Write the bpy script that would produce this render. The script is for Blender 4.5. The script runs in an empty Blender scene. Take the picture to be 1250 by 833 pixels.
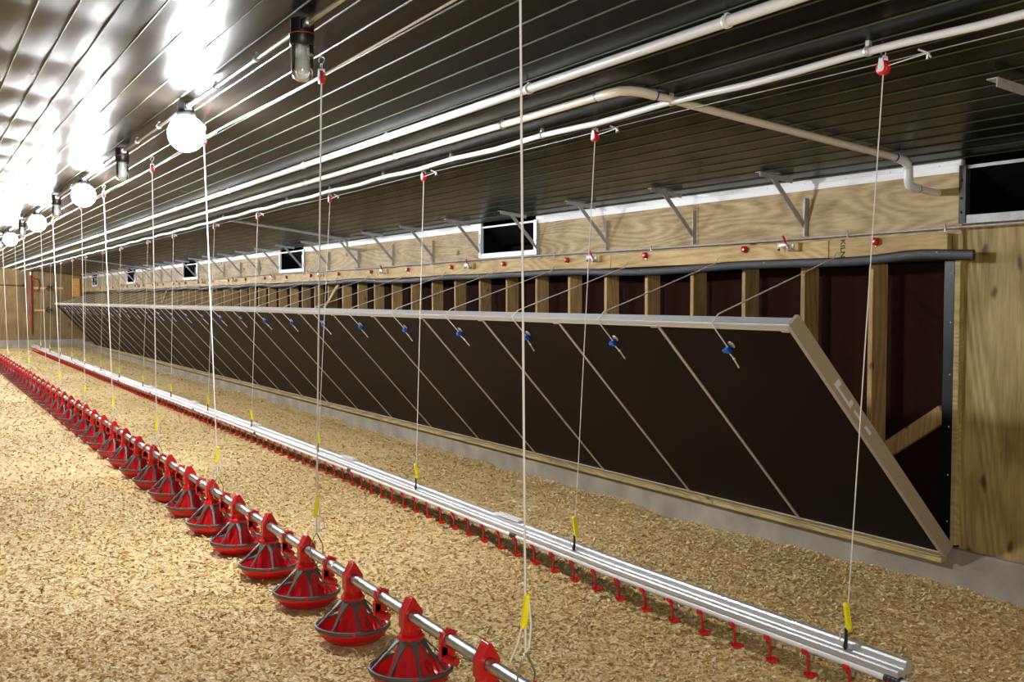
import bpy, math, random
import numpy as np
from mathutils import Vector, Matrix, noise
random.seed(7)
rng = np.random.default_rng(11)
S = bpy.context.scene
COL = S.collection
PI = math.pi

# ------------------------------------------------------------------ mesh builder
class MB:
    def __init__(s):
        s.v = []; s.f = []; s.m = []; s.sm = []
    def add(s, vs, fs, mat=0, smooth=False):
        b = len(s.v); s.v.extend([tuple(v) for v in vs])
        for f in fs:
            s.f.append([i + b for i in f]); s.m.append(mat); s.sm.append(smooth)
    def box(s, lo, hi, mat=0):
        x0, y0, z0 = lo; x1, y1, z1 = hi
        vs = [(x0,y0,z0),(x1,y0,z0),(x1,y1,z0),(x0,y1,z0),(x0,y0,z1),(x1,y0,z1),(x1,y1,z1),(x0,y1,z1)]
        s.add(vs, [(0,3,2,1),(4,5,6,7),(0,1,5,4),(1,2,6,5),(2,3,7,6),(3,0,4,7)], mat)
    def fbox(s, o, ax, ay, az, lo, hi, mat=0):
        o = Vector(o); ax = Vector(ax); ay = Vector(ay); az = Vector(az)
        vs = []
        for k in (lo[2], hi[2]):
            for (i, j) in ((lo[0],lo[1]),(hi[0],lo[1]),(hi[0],hi[1]),(lo[0],hi[1])):
                vs.append(o + ax*i + ay*j + az*k)
        fs = [(0,3,2,1),(4,5,6,7),(0,1,5,4),(1,2,6,5),(2,3,7,6),(3,0,4,7)]
        if ax.cross(ay).dot(az) < 0: fs = [f[::-1] for f in fs]
        s.add(vs, fs, mat)
    def beam(s, p0, p1, w, h, up=(0,0,1), mat=0):
        p0 = Vector(p0); p1 = Vector(p1); d = p1 - p0; L = d.length; d.normalize()
        u = Vector(up); sd = d.cross(u).normalized(); u = sd.cross(d).normalized()
        s.fbox(p0, d, sd, u, (0,-w/2,-h/2), (L,w/2,h/2), mat)
    def tube(s, pts, r, n=8, mat=0, caps=True, rz=None):
        pts = [Vector(p) for p in pts]; N = len(pts)
        rs = r if isinstance(r, (list, tuple)) else [r]*N
        prev = None; rings = []
        for i, p in enumerate(pts):
            if i == 0: t = pts[1]-pts[0]
            elif i == N-1: t = pts[-1]-pts[-2]
            else: t = (pts[i+1]-p).normalized() + (p-pts[i-1]).normalized()
            t.normalize()
            if prev is None:
                a = Vector((0,0,1)) if abs(t.z) < .9 else Vector((1,0,0))
                sd = t.cross(a).normalized()
            else:
                sd = (prev - t*prev.dot(t)).normalized()
            prev = sd; up = t.cross(sd)
            rings.append([p + (sd*math.cos(2*PI*k/n) + up*math.sin(2*PI*k/n)*((rz or rs[i])/rs[i] if rz else 1))*rs[i] for k in range(n)])
        vs = [q for R in rings for q in R]; fs = []
        for i in range(N-1):
            for k in range(n):
                k2 = (k+1) % n
                fs.append((i*n+k, i*n+k2, (i+1)*n+k2, (i+1)*n+k))
        s.add(vs, fs, mat, True)
        if caps:
            s.add(rings[0], [tuple(range(n))[::-1]], mat); s.add(rings[-1], [tuple(range(n))], mat)
    def cyl(s, p0, p1, r, n=12, mat=0, r1=None):
        s.tube([p0, p1], [r, r if r1 is None else r1], n, mat)
    def lathe(s, prof, n=32, c=(0,0,0), mat=0, smooth=True):
        vs = []; fs = []; P = len(prof)
        for k in range(n):
            a = 2*PI*k/n
            for (r, z) in prof: vs.append((c[0]+r*math.cos(a), c[1]+r*math.sin(a), c[2]+z))
        for k in range(n):
            k2 = (k+1) % n
            for i in range(P-1):
                fs.append((k*P+i, k2*P+i, k2*P+i+1, k*P+i+1))
        s.add(vs, fs, mat, smooth)
    def loft(s, rings, mat=0, smooth=False, caps=True):
        n = len(rings[0]); vs = [q for R in rings for q in R]; fs = []
        for i in range(len(rings)-1):
            for k in range(n):
                k2 = (k+1) % n
                fs.append((i*n+k, i*n+k2, (i+1)*n+k2, (i+1)*n+k))
        s.add(vs, fs, mat, smooth)
        if caps:
            s.add(rings[0], [tuple(range(n))[::-1]], mat); s.add(rings[-1], [tuple(range(n))], mat)
    def sphere(s, c, r, nu=12, nv=8, mat=0, sz=1.0):
        prof = [(r*math.sin(PI*i/nv), -r*sz*math.cos(PI*i/nv)) for i in range(nv+1)]
        prof[0] = (1e-4, prof[0][1]); prof[-1] = (1e-4, prof[-1][1])
        s.lathe(prof, nu, c, mat)
    def build(s, name, mats, parent=None, bevel=0, loc=None):
        me = bpy.data.meshes.new(name)
        me.from_pydata(s.v, [], s.f)
        if not isinstance(mats, (list, tuple)): mats = [mats]
        for m in mats: me.materials.append(m)
        me.polygons.foreach_set('material_index', s.m)
        me.polygons.foreach_set('use_smooth', s.sm)
        me.update()
        o = bpy.data.objects.new(name, me); COL.objects.link(o)
        if parent is not None: o.parent = parent
        if loc is not None: o.location = loc
        if bevel:
            b = o.modifiers.new('edge', 'BEVEL'); b.width = bevel; b.segments = 2; b.limit_method = 'ANGLE'; b.angle_limit = .6
        return o

def tag(o, label, cat, group=None):
    o['label'] = label; o['category'] = cat
    if group: o['group'] = group
    return o
def thing(name, label, cat, loc=(0,0,0), group=None, rz=0):
    o = bpy.data.objects.new(name, None); COL.objects.link(o)
    o.location = loc; o.rotation_euler = (0,0,rz); o.empty_display_size = .05
    return tag(o, label, cat, group)
def struct(o):
    o['kind'] = 'structure'; return o
def dup(root, label, loc):
    def cp(o, par):
        c = o.copy(); COL.objects.link(c)
        if par is not None: c.parent = par
        for ch in list(o.children): cp(ch, c)
        return c
    kids = None
    c = cp(root, None); c.location = loc; c['label'] = label
    return c
_ones = ['zeroth','first','second','third','fourth','fifth','sixth','seventh','eighth','ninth','tenth','eleventh','twelfth','thirteenth','fourteenth','fifteenth','sixteenth','seventeenth','eighteenth','nineteenth']
_tens = {2:('twentieth','twenty'),3:('thirtieth','thirty'),4:('fortieth','forty'),5:('fiftieth','fifty'),6:('sixtieth','sixty')}
def nth(n):
    if n < 20: return _ones[n]
    t, u = divmod(n, 10)
    return _tens[t][0] if u == 0 else _tens[t][1] + '-' + _ones[u]

# ------------------------------------------------------------------ materials
def mat(name, col, rough=.5, metal=0, spec=.5, var=0, vscale=20, bump=0, bscale=60, stretch=(1,1,1), objvar=0):
    m = bpy.data.materials.new(name); m.use_nodes = True
    nt = m.node_tree; b = nt.nodes['Principled BSDF']
    b.inputs['Base Color'].default_value = (*col, 1); b.inputs['Roughness'].default_value = rough
    b.inputs['Metallic'].default_value = metal; b.inputs['Specular IOR Level'].default_value = spec
    if var or bump or objvar:
        tc = nt.nodes.new('ShaderNodeTexCoord'); mp = nt.nodes.new('ShaderNodeMapping')
        mp.inputs['Scale'].default_value = stretch
        nt.links.new(tc.outputs['Object'], mp.inputs['Vector'])
    if var or objvar:
        nz = nt.nodes.new('ShaderNodeTexNoise'); nz.inputs['Scale'].default_value = vscale; nz.inputs['Detail'].default_value = 5
        nt.links.new(mp.outputs['Vector'], nz.inputs['Vector'])
        mr = nt.nodes.new('ShaderNodeMapRange'); mr.inputs['From Min'].default_value = .3; mr.inputs['From Max'].default_value = .7
        mr.inputs['To Min'].default_value = 1-var; mr.inputs['To Max'].default_value = 1+var
        nt.links.new(nz.outputs['Fac'], mr.inputs['Value'])
        last = mr.outputs['Result']
        if objvar:
            oi = nt.nodes.new('ShaderNodeObjectInfo'); mr2 = nt.nodes.new('ShaderNodeMapRange')
            mr2.inputs['To Min'].default_value = 1-objvar; mr2.inputs['To Max'].default_value = 1+objvar
            nt.links.new(oi.outputs['Random'], mr2.inputs['Value'])
            mu = nt.nodes.new('ShaderNodeMath'); mu.operation = 'MULTIPLY'
            nt.links.new(last, mu.inputs[0]); nt.links.new(mr2.outputs['Result'], mu.inputs[1]); last = mu.outputs[0]
        vm = nt.nodes.new('ShaderNodeVectorMath'); vm.operation = 'SCALE'; vm.inputs[0].default_value = col
        nt.links.new(last, vm.inputs['Scale']); nt.links.new(vm.outputs['Vector'], b.inputs['Base Color'])
    if bump:
        n2 = nt.nodes.new('ShaderNodeTexNoise'); n2.inputs['Scale'].default_value = bscale; n2.inputs['Detail'].default_value = 4
        nt.links.new(mp.outputs['Vector'], n2.inputs['Vector'])
        bp = nt.nodes.new('ShaderNodeBump'); bp.inputs['Strength'].default_value = bump; bp.inputs['Distance'].default_value = .01
        nt.links.new(n2.outputs['Fac'], bp.inputs['Height']); nt.links.new(bp.outputs['Normal'], b.inputs['Normal'])
    return m

def ramp(nt, pts):
    r = nt.nodes.new('ShaderNodeValToRGB'); e = r.color_ramp.elements
    e[0].position, e[0].color = pts[0][0], (*pts[0][1], 1)
    e[1].position, e[1].color = pts[-1][0], (*pts[-1][1], 1)
    for p, c in pts[1:-1]:
        q = e.new(p); q.color = (*c, 1)
    return r

def wood(name, dark, light, grain='y', knots=.0, wave=6., objrand=True, dist=5., kscale=1.6, rough=.6, kcol=(.10,.045,.015)):
    """plywood or lumber: stretched figured grain, with dark knots"""
    m = bpy.data.materials.new(name); m.use_nodes = True
    nt = m.node_tree; N = nt.nodes.new; L = nt.links.new; b = nt.nodes['Principled BSDF']
    b.inputs['Roughness'].default_value = rough; b.inputs['Specular IOR Level'].default_value = .3
    tc = N('ShaderNodeTexCoord'); add = N('ShaderNodeVectorMath'); add.operation = 'ADD'
    L(tc.outputs['Object'], add.inputs[0])
    if objrand:
        oi = N('ShaderNodeObjectInfo'); cx = N('ShaderNodeCombineXYZ'); mu = N('ShaderNodeMath'); mu.operation = 'MULTIPLY'; mu.inputs[1].default_value = 37.
        L(oi.outputs['Random'], mu.inputs[0]); 
        for i in range(3): L(mu.outputs[0], cx.inputs[i])
        L(cx.outputs[0], add.inputs[1])
    mp = N('ShaderNodeMapping'); st = {'y': (1,.13,1), 'z': (1,1,.10), 'x': (.1,1,1)}[grain]
    mp.inputs['Scale'].default_value = st; L(add.outputs[0], mp.inputs['Vector'])
    wv = N('ShaderNodeTexNoise'); wv.inputs['Scale'].default_value = wave*.30; wv.inputs['Detail'].default_value = 1.2; wv.inputs['Distortion'].default_value = .6
    L(mp.outputs[0], wv.inputs['Vector'])
    ml = N('ShaderNodeMath'); ml.operation = 'MULTIPLY'; ml.inputs[1].default_value = dist*40; L(wv.outputs['Fac'], ml.inputs[0])
    sn = N('ShaderNodeMath'); sn.operation = 'SINE'; L(ml.outputs[0], sn.inputs[0])
    ma = N('ShaderNodeMath'); ma.operation = 'MULTIPLY_ADD'; ma.inputs[1].default_value = .10; ma.inputs[2].default_value = .5; L(sn.outputs[0], ma.inputs[0])
    fine = N('ShaderNodeTexNoise'); fine.inputs['Scale'].default_value = 70; fine.inputs['Detail'].default_value = 4; L(mp.outputs[0], fine.inputs['Vector'])
    big = N('ShaderNodeTexNoise'); big.inputs['Scale'].default_value = 2.2; L(add.outputs[0], big.inputs['Vector'])
    s1 = N('ShaderNodeMath'); s1.operation = 'MULTIPLY_ADD'; s1.inputs[1].default_value = .55; L(fine.outputs['Fac'], s1.inputs[0]); L(ma.outputs[0], s1.inputs[2])
    s2 = N('ShaderNodeMath'); s2.operation = 'MULTIPLY_ADD'; s2.inputs[1].default_value = .6; L(big.outputs['Fac'], s2.inputs[0]); L(s1.outputs[0], s2.inputs[2])
    rp = ramp(nt, [(.62, dark), (1.05 if False else .98, light)]); 
    mr = N('ShaderNodeMapRange'); mr.inputs['From Min'].default_value = .62; mr.inputs['From Max'].default_value = 1.5; L(s2.outputs[0], mr.inputs['Value'])
    rp.color_ramp.elements[0].position = .25; rp.color_ramp.elements[1].position = .75
    L(mr.outputs[0], rp.inputs['Fac']); colo = rp.outputs['Color']
    if knots:
        mk = N('ShaderNodeMapping'); sk = {'y': (.62,1,1), 'z': (1,.6,1), 'x': (.6,1,1)}[grain]; mk.inputs['Scale'].default_value = sk
        sx = N('ShaderNodeSeparateXYZ'); L(add.outputs[0], sx.inputs[0]); xy = N('ShaderNodeMath'); L(sx.outputs[0], xy.inputs[0]); L(sx.outputs[1], xy.inputs[1])
        cb = N('ShaderNodeCombineXYZ'); L(xy.outputs[0], cb.inputs[0]); L(sx.outputs[2], cb.inputs[1])
        L(cb.outputs[0], mk.inputs['Vector'])
        nd = N('ShaderNodeTexNoise'); nd.inputs['Scale'].default_value = 9; L(mk.outputs[0], nd.inputs['Vector'])
        av = N('ShaderNodeVectorMath'); av.operation = 'MULTIPLY_ADD'; av.inputs[1].default_value = (.06,.06,.06); L(nd.outputs['Color'], av.inputs[0]); L(mk.outputs[0], av.inputs[2])
        vo = N('ShaderNodeTexVoronoi'); vo.voronoi_dimensions = '2D'; vo.inputs['Scale'].default_value = kscale; L(av.outputs[0], vo.inputs['Vector'])
        kr = N('ShaderNodeMapRange'); kr.interpolation_type = 'SMOOTHSTEP'; kr.inputs['From Min'].default_value = .03*knots; kr.inputs['From Max'].default_value = .13*knots
        kr.inputs['To Min'].default_value = .9; kr.inputs['To Max'].default_value = 0
        L(vo.outputs['Distance'], kr.inputs['Value'])
        sc = N('ShaderNodeSeparateColor'); L(vo.outputs['Color'], sc.inputs[0])
        gt = N('ShaderNodeMath'); gt.operation = 'GREATER_THAN'; gt.inputs[1].default_value = .35; L(sc.outputs[0], gt.inputs[0])
        mm = N('ShaderNodeMath'); mm.operation = 'MULTIPLY'; L(kr.outputs[0], mm.inputs[0]); L(gt.outputs[0], mm.inputs[1])
        mx = N('ShaderNodeMix'); mx.data_type = 'RGBA'; mx.inputs['B'].default_value = (*kcol, 1)
        L(mm.outputs[0], mx.inputs['Factor']); L(colo, mx.inputs['A']); colo = mx.outputs['Result']
    if objrand:
        oi2 = N('ShaderNodeObjectInfo'); m2 = N('ShaderNodeMapRange'); m2.inputs['To Min'].default_value = .82; m2.inputs['To Max'].default_value = 1.1
        L(oi2.outputs['Random'], m2.inputs['Value'])
        vm = N('ShaderNodeVectorMath'); vm.operation = 'SCALE'; L(colo, vm.inputs[0]); L(m2.outputs[0], vm.inputs['Scale']); colo = vm.outputs[0]
    L(colo, b.inputs['Base Color'])
    bp = N('ShaderNodeBump'); bp.inputs['Strength'].default_value = .15; bp.inputs['Distance'].default_value = .004
    L(fine.outputs['Fac'], bp.inputs['Height']); L(bp.outputs['Normal'], b.inputs['Normal'])
    return m

M_PLYH = wood('plywood_band', (.27,.175,.072), (.56,.425,.225), 'y', .55, 7., False, 5., 1.7)
M_PLYV = wood('plywood_upright', (.25,.165,.055), (.54,.40,.17), 'z', .9, 5.5, False, 5., 3.6)
M_PLYF = wood('plywood_far', (.16,.10,.04), (.28,.19,.08), 'z', 0, 5., False, 4.)
M_LUM = wood('lumber_yellow', (.42,.26,.085), (.72,.52,.23), 'y', .35, 8., True, 3., 2.5)
M_STUD = wood('lumber_stud', (.33,.19,.06), (.60,.40,.16), 'z', .3, 9., True, 3., 2.5)
M_SILL = wood('lumber_treated', (.30,.235,.085), (.56,.45,.20), 'y', .3, 9., True, 3., 2.5)
M_ORANGE = wood('lumber_orange', (.50,.24,.06), (.70,.38,.11), 'x', 0, 9., True, 3.)
M_CONC = mat('concrete', (.35,.315,.25), .85, 0, .2, .22, 3.5, .3, 40)
M_RED = mat('red_plastic', (.62,.012,.012), .3, 0, .5)
M_RED2 = mat('red_plastic_deep', (.55,.010,.012), .35, 0, .5)
M_GREY = mat('grey_plastic', (.095,.088,.08), .5)
M_GALV = mat('galvanised_steel', (.62,.62,.60), .3, .85, .5, .10, 14)
M_GALVD = mat('dull_galvanised', (.46,.46,.45), .6, .35, .5, .15, 25)
M_TUBE = mat('galvanised_tube', (.56,.57,.57), .36, .9, .5, .06, 30, 0, 60, (1,.15,1))
M_ALU = mat('aluminium', (.66,.66,.65), .48, .6, .5)
M_ALUB = mat('aluminium_rail_beige', (.50,.44,.35), .5, .25)
M_WPVC = mat('white_pvc', (.80,.81,.82), .35)
M_CPVC = mat('cream_pvc', (.80,.73,.62), .4, 0, .5, .06, 8)
M_BLUE = mat('blue_primer', (.01,.03,.30), .5)
M_BLUEP = mat('blue_plastic', (.01,.09,.55), .35)
M_WHITE = mat('white_paint', (.82,.83,.85), .4)
M_ROPE = mat('white_cord', (.80,.78,.72), .75)
M_YEL = mat('yellow_plastic', (.95,.86,.01), .5)
M_BLK = mat('black_plastic', (.008,.008,.008), .4)
M_NEO = mat('black_neoprene', (.035,.033,.033), .55, 0, .5, .2, 20)
M_BLACKBOX = mat('black_duct', (.003,.003,.004), .6, 0, .1)
M_FILM = mat('brown_film_board', (.0080,.0047,.0037), .5, 0, .08, .2, 1.5)
M_PADB = None
M_WIRE = mat('steel_wire', (.35,.35,.34), .35, .9)
M_CABLE = mat('cream_cable', (.72,.62,.50), .6)
M_RIB = mat('ceiling_rib_olive', (.050,.064,.028), .5, 0, .25, .25, 3)
M_DARK = mat('dark_board', (.05,.04,.03), .8)
M_ORG = mat('orange_tag', (.85,.12,.02), .5)
M_RUST = mat('red_pipe', (.30,.05,.03), .5)
M_INK = mat('ink', (.05,.035,.02), .8)

def pad_material():
    m = bpy.data.materials.new('cooling_pad_paper'); m.use_nodes = True
    nt = m.node_tree; N = nt.nodes.new; L = nt.links.new; b = nt.nodes['Principled BSDF']
    b.inputs['Roughness'].default_value = .8; b.inputs['Specular IOR Level'].default_value = .08
    tc = N('ShaderNodeTexCoord'); mp = N('ShaderNodeMapping'); mp.inputs['Scale'].default_value = (20, 20, 45)
    mp.inputs['Rotation'].default_value = (.5, 0, 0)
    L(tc.outputs['Object'], mp.inputs[0])
    w = N('ShaderNodeTexWave'); w.bands_direction = 'Z'; w.inputs['Scale'].default_value = 1.0; w.inputs['Distortion'].default_value = 1.5; w.inputs['Detail Scale'].default_value = 4; L(mp.outputs[0], w.inputs['Vector'])
    r = ramp(nt, [(0, (.010,.0035,.002)), (1, (.055,.018,.010))]); L(w.outputs['Fac'], r.inputs[0]); L(r.outputs[0], b.inputs['Base Color'])
    bp = N('ShaderNodeBump'); bp.inputs['Strength'].default_value = .6; bp.inputs['Distance'].default_value = .01; L(w.outputs['Fac'], bp.inputs['Height']); L(bp.outputs[0], b.inputs['Normal'])
    return m
M_PADB = pad_material()

def ceiling_material():
    m = bpy.data.materials.new('black_plastic_ceiling'); m.use_nodes = True
    nt = m.node_tree; N = nt.nodes.new; L = nt.links.new; b = nt.nodes['Principled BSDF']
    b.inputs['Specular IOR Level'].default_value = .06
    tc = N('ShaderNodeTexCoord'); n1 = N('ShaderNodeTexNoise'); n1.inputs['Scale'].default_value = 1.3; n1.inputs['Detail'].default_value = 4
    L(tc.outputs['Object'], n1.inputs['Vector'])
    r = ramp(nt, [(.3, (.005,.0041,.0037)), (.7, (.009,.0074,.0066))]); L(n1.outputs['Fac'], r.inputs[0]); L(r.outputs[0], b.inputs['Base Color'])
    mr = N('ShaderNodeMapRange'); mr.inputs['To Min'].default_value = .20; mr.inputs['To Max'].default_value = .30; L(n1.outputs['Fac'], mr.inputs['Value']); L(mr.outputs[0], b.inputs['Roughness'])
    return m
M_CEIL = ceiling_material()

def litter_material(name, chip):
    m = bpy.data.materials.new(name); m.use_nodes = True
    nt = m.node_tree; N = nt.nodes.new; L = nt.links.new; b = nt.nodes['Principled BSDF']
    b.inputs['Roughness'].default_value = .75; b.inputs['Specular IOR Level'].default_value = .25
    pal = [(0, (.36,.21,.07)), (.06, (.54,.345,.125)), (.25, (.72,.50,.20)), (.62, (.80,.595,.275)), (.88, (.86,.695,.375)), (1, (.90,.80,.57))]
    r = ramp(nt, pal)
    if chip:
        g = N('ShaderNodeNewGeometry'); L(g.outputs['Random Per Island'], r.inputs[0])
        L(r.outputs[0], b.inputs['Base Color'])
    else:
        tc = N('ShaderNodeTexCoord')
        mp = N('ShaderNodeMapping'); mp.inputs['Scale'].default_value = (1,1,.3); L(tc.outputs['Object'], mp.inputs[0])
        nw = N('ShaderNodeTexNoise'); nw.inputs['Scale'].default_value = 60; L(mp.outputs[0], nw.inputs['Vector'])
        av = N('ShaderNodeVectorMath'); av.operation = 'MULTIPLY_ADD'; av.inputs[1].default_value = (.02,.02,.02); L(nw.outputs['Color'], av.inputs[0]); L(mp.outputs[0], av.inputs[2])
        vo = N('ShaderNodeTexVoronoi'); vo.inputs['Scale'].default_value = 75; L(av.outputs[0], vo.inputs['Vector'])
        sc = N('ShaderNodeSeparateColor'); L(vo.outputs['Color'], sc.inputs[0]); L(sc.outputs[0], r.inputs[0])
        L(r.outputs[0], b.inputs['Base Color'])
        bp = N('ShaderNodeBump'); bp.inputs['Strength'].default_value = .35; bp.inputs['Distance'].default_value = .010
        L(vo.outputs['Distance'], bp.inputs['Height']); L(bp.outputs[0], b.inputs['Normal'])
    return m
M_LIT = litter_material('shavings_bed', False); M_CHIP = litter_material('shavings_chip', True)

def emit(name, col, st):
    m = bpy.data.materials.new(name); m.use_nodes = True; nt = m.node_tree
    nt.nodes.remove(nt.nodes['Principled BSDF']); e = nt.nodes.new('ShaderNodeEmission')
    e.inputs['Color'].default_value = (*col, 1); e.inputs['Strength'].default_value = st
    nt.links.new(e.outputs[0], nt.nodes['Material Output'].inputs['Surface'])
    return m
LAMP = 620.
M_LAMP = emit('lit_globe', (.95, .97, 1.), LAMP)
def glass_material():
    m = bpy.data.materials.new('clear_jar_glass'); m.use_nodes = True; nt = m.node_tree
    nt.nodes.remove(nt.nodes['Principled BSDF']); N = nt.nodes.new; L = nt.links.new
    tr = N('ShaderNodeBsdfTransparent'); tr.inputs[0].default_value = (.96,.97,.97,1)
    gl = N('ShaderNodeBsdfGlossy'); gl.inputs['Roughness'].default_value = .12
    fr = N('ShaderNodeFresnel'); fr.inputs[0].default_value = 1.5
    df = N('ShaderNodeBsdfTranslucent'); df.inputs[0].default_value = (.9,.92,.92,1); m0 = N('ShaderNodeMixShader'); m0.inputs[0].default_value = .14; L(tr.outputs[0], m0.inputs[1]); L(df.outputs[0], m0.inputs[2])
    mx = N('ShaderNodeMixShader'); L(fr.outputs[0], mx.inputs[0]); L(m0.outputs[0], mx.inputs[1]); L(gl.outputs[0], mx.inputs[2])
    L(mx.outputs[0], nt.nodes['Material Output'].inputs['Surface'])
    return m
M_GLASS = glass_material()
M_FROST = mat('frosted_bulb', (.92,.92,.91), .5)

# ------------------------------------------------------------------ room dimensions
XW = 5.22                 # inner face of the long wall
SL = .115                 # ceiling pitch
def zc(x): return 2.42 + SL*(XW - x)
YN, YF = -2.5, 39.9
XL = -7.0; XR = -1.6      # opposite wall, ridge

def zf(x, y):
    z = .014*noise.noise((x*1.1, y*1.1, 0)) + .012*noise.noise((x*3.1, y*3.1, 5)) + .007*noise.noise((x*8, y*8, 9))
    if x > 4.75:
        t = (x-4.75)/.47; z += t*(-.030 - .045*min(1., max(0., (y-4.3)/1.8)) + .040*noise.noise((0, y*1.4, 3)) + .025*noise.noise((x, y*4, 3)))
    for (xa, wd, lo) in ((1.82, .22, -.006), (3.30, .10, -.012)):
        t = max(0., 1-abs(x-xa)/(wd*1.6)); t = t*t*(3-2*t)
        z = z*(1-.8*t) + lo*t
    return z

# floor -----------------------------------------------------------
def grid(x0, x1, y0, y1, nx, ny, fz):
    xs = np.linspace(x0, x1, nx+1); ys = np.linspace(y0, y1, ny+1)
    v = [(x, y, fz(x, y)) for y in ys for x in xs]
    f = [(j*(nx+1)+i, j*(nx+1)+i+1, (j+1)*(nx+1)+i+1, (j+1)*(nx+1)+i) for j in range(ny) for i in range(nx)]
    return v, f
m = MB(); v, f = grid(XL, 5.3, YN, YF+.1, 150, 420, zf); m.add(v, f, 0, True)
struct(m.build('floor', M_LIT))

# loose shavings: one heap nobody could count
def shavings():
    zones = [(2.3, 6.0, 3000, 1.0), (6.0, 10.5, 1500, 1.15), (10.5, 19., 520, 1.5), (19., 39., 160, 2.2)]
    V = []; F = []; base = 0
    for (y0, y1, dens, sc) in zones:
        n = int((5.25+.6)*(y1-y0)*dens)
        x = rng.uniform(-.6, 5.22, n); y = rng.uniform(y0, y1, n)
        keep = x > y*.05 - .55
        x = x[keep]; y = y[keep]; n = len(x)
        z = np.array([zf(a, b) for a, b in zip(x, y)])
        ln = rng.uniform(.006, .017, n)*sc; wd = rng.uniform(.0035, .0085, n)*sc
        yaw = rng.uniform(0, 2*PI, n); pit = rng.normal(0, .30/sc, n); rol = rng.normal(0, .36/sc, n); curl = rng.uniform(-.35, .5, n)
        cy, sy = np.cos(yaw), np.sin(yaw)
        U = np.stack([cy*np.cos(pit), sy*np.cos(pit), np.sin(pit)], 1)
        W = np.stack([-sy*np.cos(rol), cy*np.cos(rol), np.sin(rol)], 1)
        Nn = np.cross(U, W)
        C = np.stack([x, y, z + rng.uniform(.001, .010, n)*sc], 1)
        pts = []
        for (a, c) in ((-1, 1), (0, 0), (1, 1)):
            for w in (-1, 1):
                jit = rng.uniform(.65, 1.1, n)
                pts.append(C + U*(a*ln)[:,None] + W*(w*wd*jit)[:,None] + Nn*(c*curl*ln)[:,None])
        P = np.stack(pts, 1)
        top = P[:,:,2].max(1); k_ = np.round((y-3.49)/.692); dd = np.hypot(x-1.82, y-(3.49+.692*k_))
        ok = ~((dd < (.155 if sc < 2 else .21)) & (k_ >= 0)) & ~((dd < .19) & (top > .03) & (k_ >= 0)) & ~((np.abs(x-3.30) < .09) & (top > .018)) & (x < 5.205)
        P = P[ok]; n = len(P); P = P.reshape(-1, 3); V.append(P)
        idx = np.arange(n)[:,None]*6 + base
        F.append(np.concatenate([idx + np.array([0,1,3,2]), idx + np.array([2,3,5,4])], 1).reshape(-1, 4)); base += n*6
    V = np.concatenate(V); F = np.concatenate(F)
    me = bpy.data.meshes.new('wood_shavings')
    me.vertices.add(len(V)); me.vertices.foreach_set('co', V.astype(np.float32).ravel())
    me.loops.add(len(F)*4); me.loops.foreach_set('vertex_index', F.astype(np.int32).ravel())
    me.polygons.add(len(F)); me.polygons.foreach_set('loop_start', np.arange(len(F), dtype=np.int32)*4)
    me.polygons.foreach_set('loop_total', np.full(len(F), 4, np.int32))
    me.update(calc_edges=True); me.validate()
    me.materials.append(M_CHIP)
    o = bpy.data.objects.new('wood_shavings', me); COL.objects.link(o)
    o['kind'] = 'stuff'; tag(o, 'loose golden wood shavings spread over the whole barn floor', 'wood shavings')
shavings()

# ceiling -----------------------------------------------------------
TR = 1.08
def sag(x, y):
    a = .016 if x < 1.3 else max(.003, .016 - .013*(x-1.3)/1.2)
    ph = abs(math.sin(PI*(y-5.42)/TR))
    rib = abs(math.sin(PI*(x-.53)/.1545))
    return -.48*a*ph*(.35+.65*rib)
def zceil(x, y):
    if x >= XR: return zc(x) + sag(x, y)
    return zc(XR) - SL*(XR-x) + sag(x, y)
m = MB()
xs = [XR + (5.6-XR)*i/180 for i in range(181)]; ys = [YN + (YF+.2-YN)*j/470 for j in range(471)]
v = [(x, y, zceil(x, y)) for y in ys for x in xs]; nx = 180
f = [(j*(nx+1)+i, (j+1)*(nx+1)+i, (j+1)*(nx+1)+i+1, j*(nx+1)+i+1) for j in range(470) for i in range(nx)]
m.add(v, f, 0, True)
m.add([(XL-.1,YN,zc(XR)-SL*(XR-XL+.1)),(XR,YN,zc(XR)),(XR,YF+.2,zc(XR)),(XL-.1,YF+.2,zc(XR)-SL*(XR-XL+.1))], [(0,3,2,1)], 0)
k = -9
while True:
    x = .53 + .1545*k; k += 1
    if x > 5.2: break
    step = .18; n = int((YF-YN)/step); prev = None
    vs = []; fs = []
    for j in range(n+1):
        y = YN + j*step; z = (zc(x) if x >= XR else 2*zc(XR)-zc(x)) - .001*0 - .001
        vs += [(x-.0055, y, z), (x-.002, y, z-.005), (x+.002, y, z-.005), (x+.0055, y, z)]
    for j in range(n):
        for q in range(3): fs.append((j*4+q, j*4+q+1, (j+1)*4+q+1, (j+1)*4+q))
    m.add(vs, fs, 1)
struct(m.build('ceiling', [M_CEIL, M_RIB]))

# walls -----------------------------------------------------------
INLETS = [(8.96, 10.10), (15.92, 17.12), (22.85, 24.2), (29.9, 31.2), (36.6, 37.7)]
m = MB()
segs = []; y = 4.19
for (a, b) in INLETS: segs.append((y, a)); segs.append((a, b, 1)); y = b
segs.append((y, YF))
for sgm in segs:
    if len(sgm) == 3: m.box((XW, sgm[0], 2.00), (XW+.02, sgm[1], 2.065)); continue
    a, b = sgm; q = a
    while q < b - .01:
        e = min(b, q + 2.36); m.box((XW, q+.0015, 2.00), (XW+.02, e-.0015, 2.44)); q = e
m.box((XW+.03, 3.02, .2), (XW+.05, 4.19, 2.10), 1); m.box((XW+.01, 4.19, 1.905), (XW+.03, 4.26, 2.06), 1); m.box((XW+.03, 1.6, .2), (XW+.05, 3.017, 2.10), 1); m.box((XW+.03, YN, .2), (XW+.05, 1.597, 2.6), 1)
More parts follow.
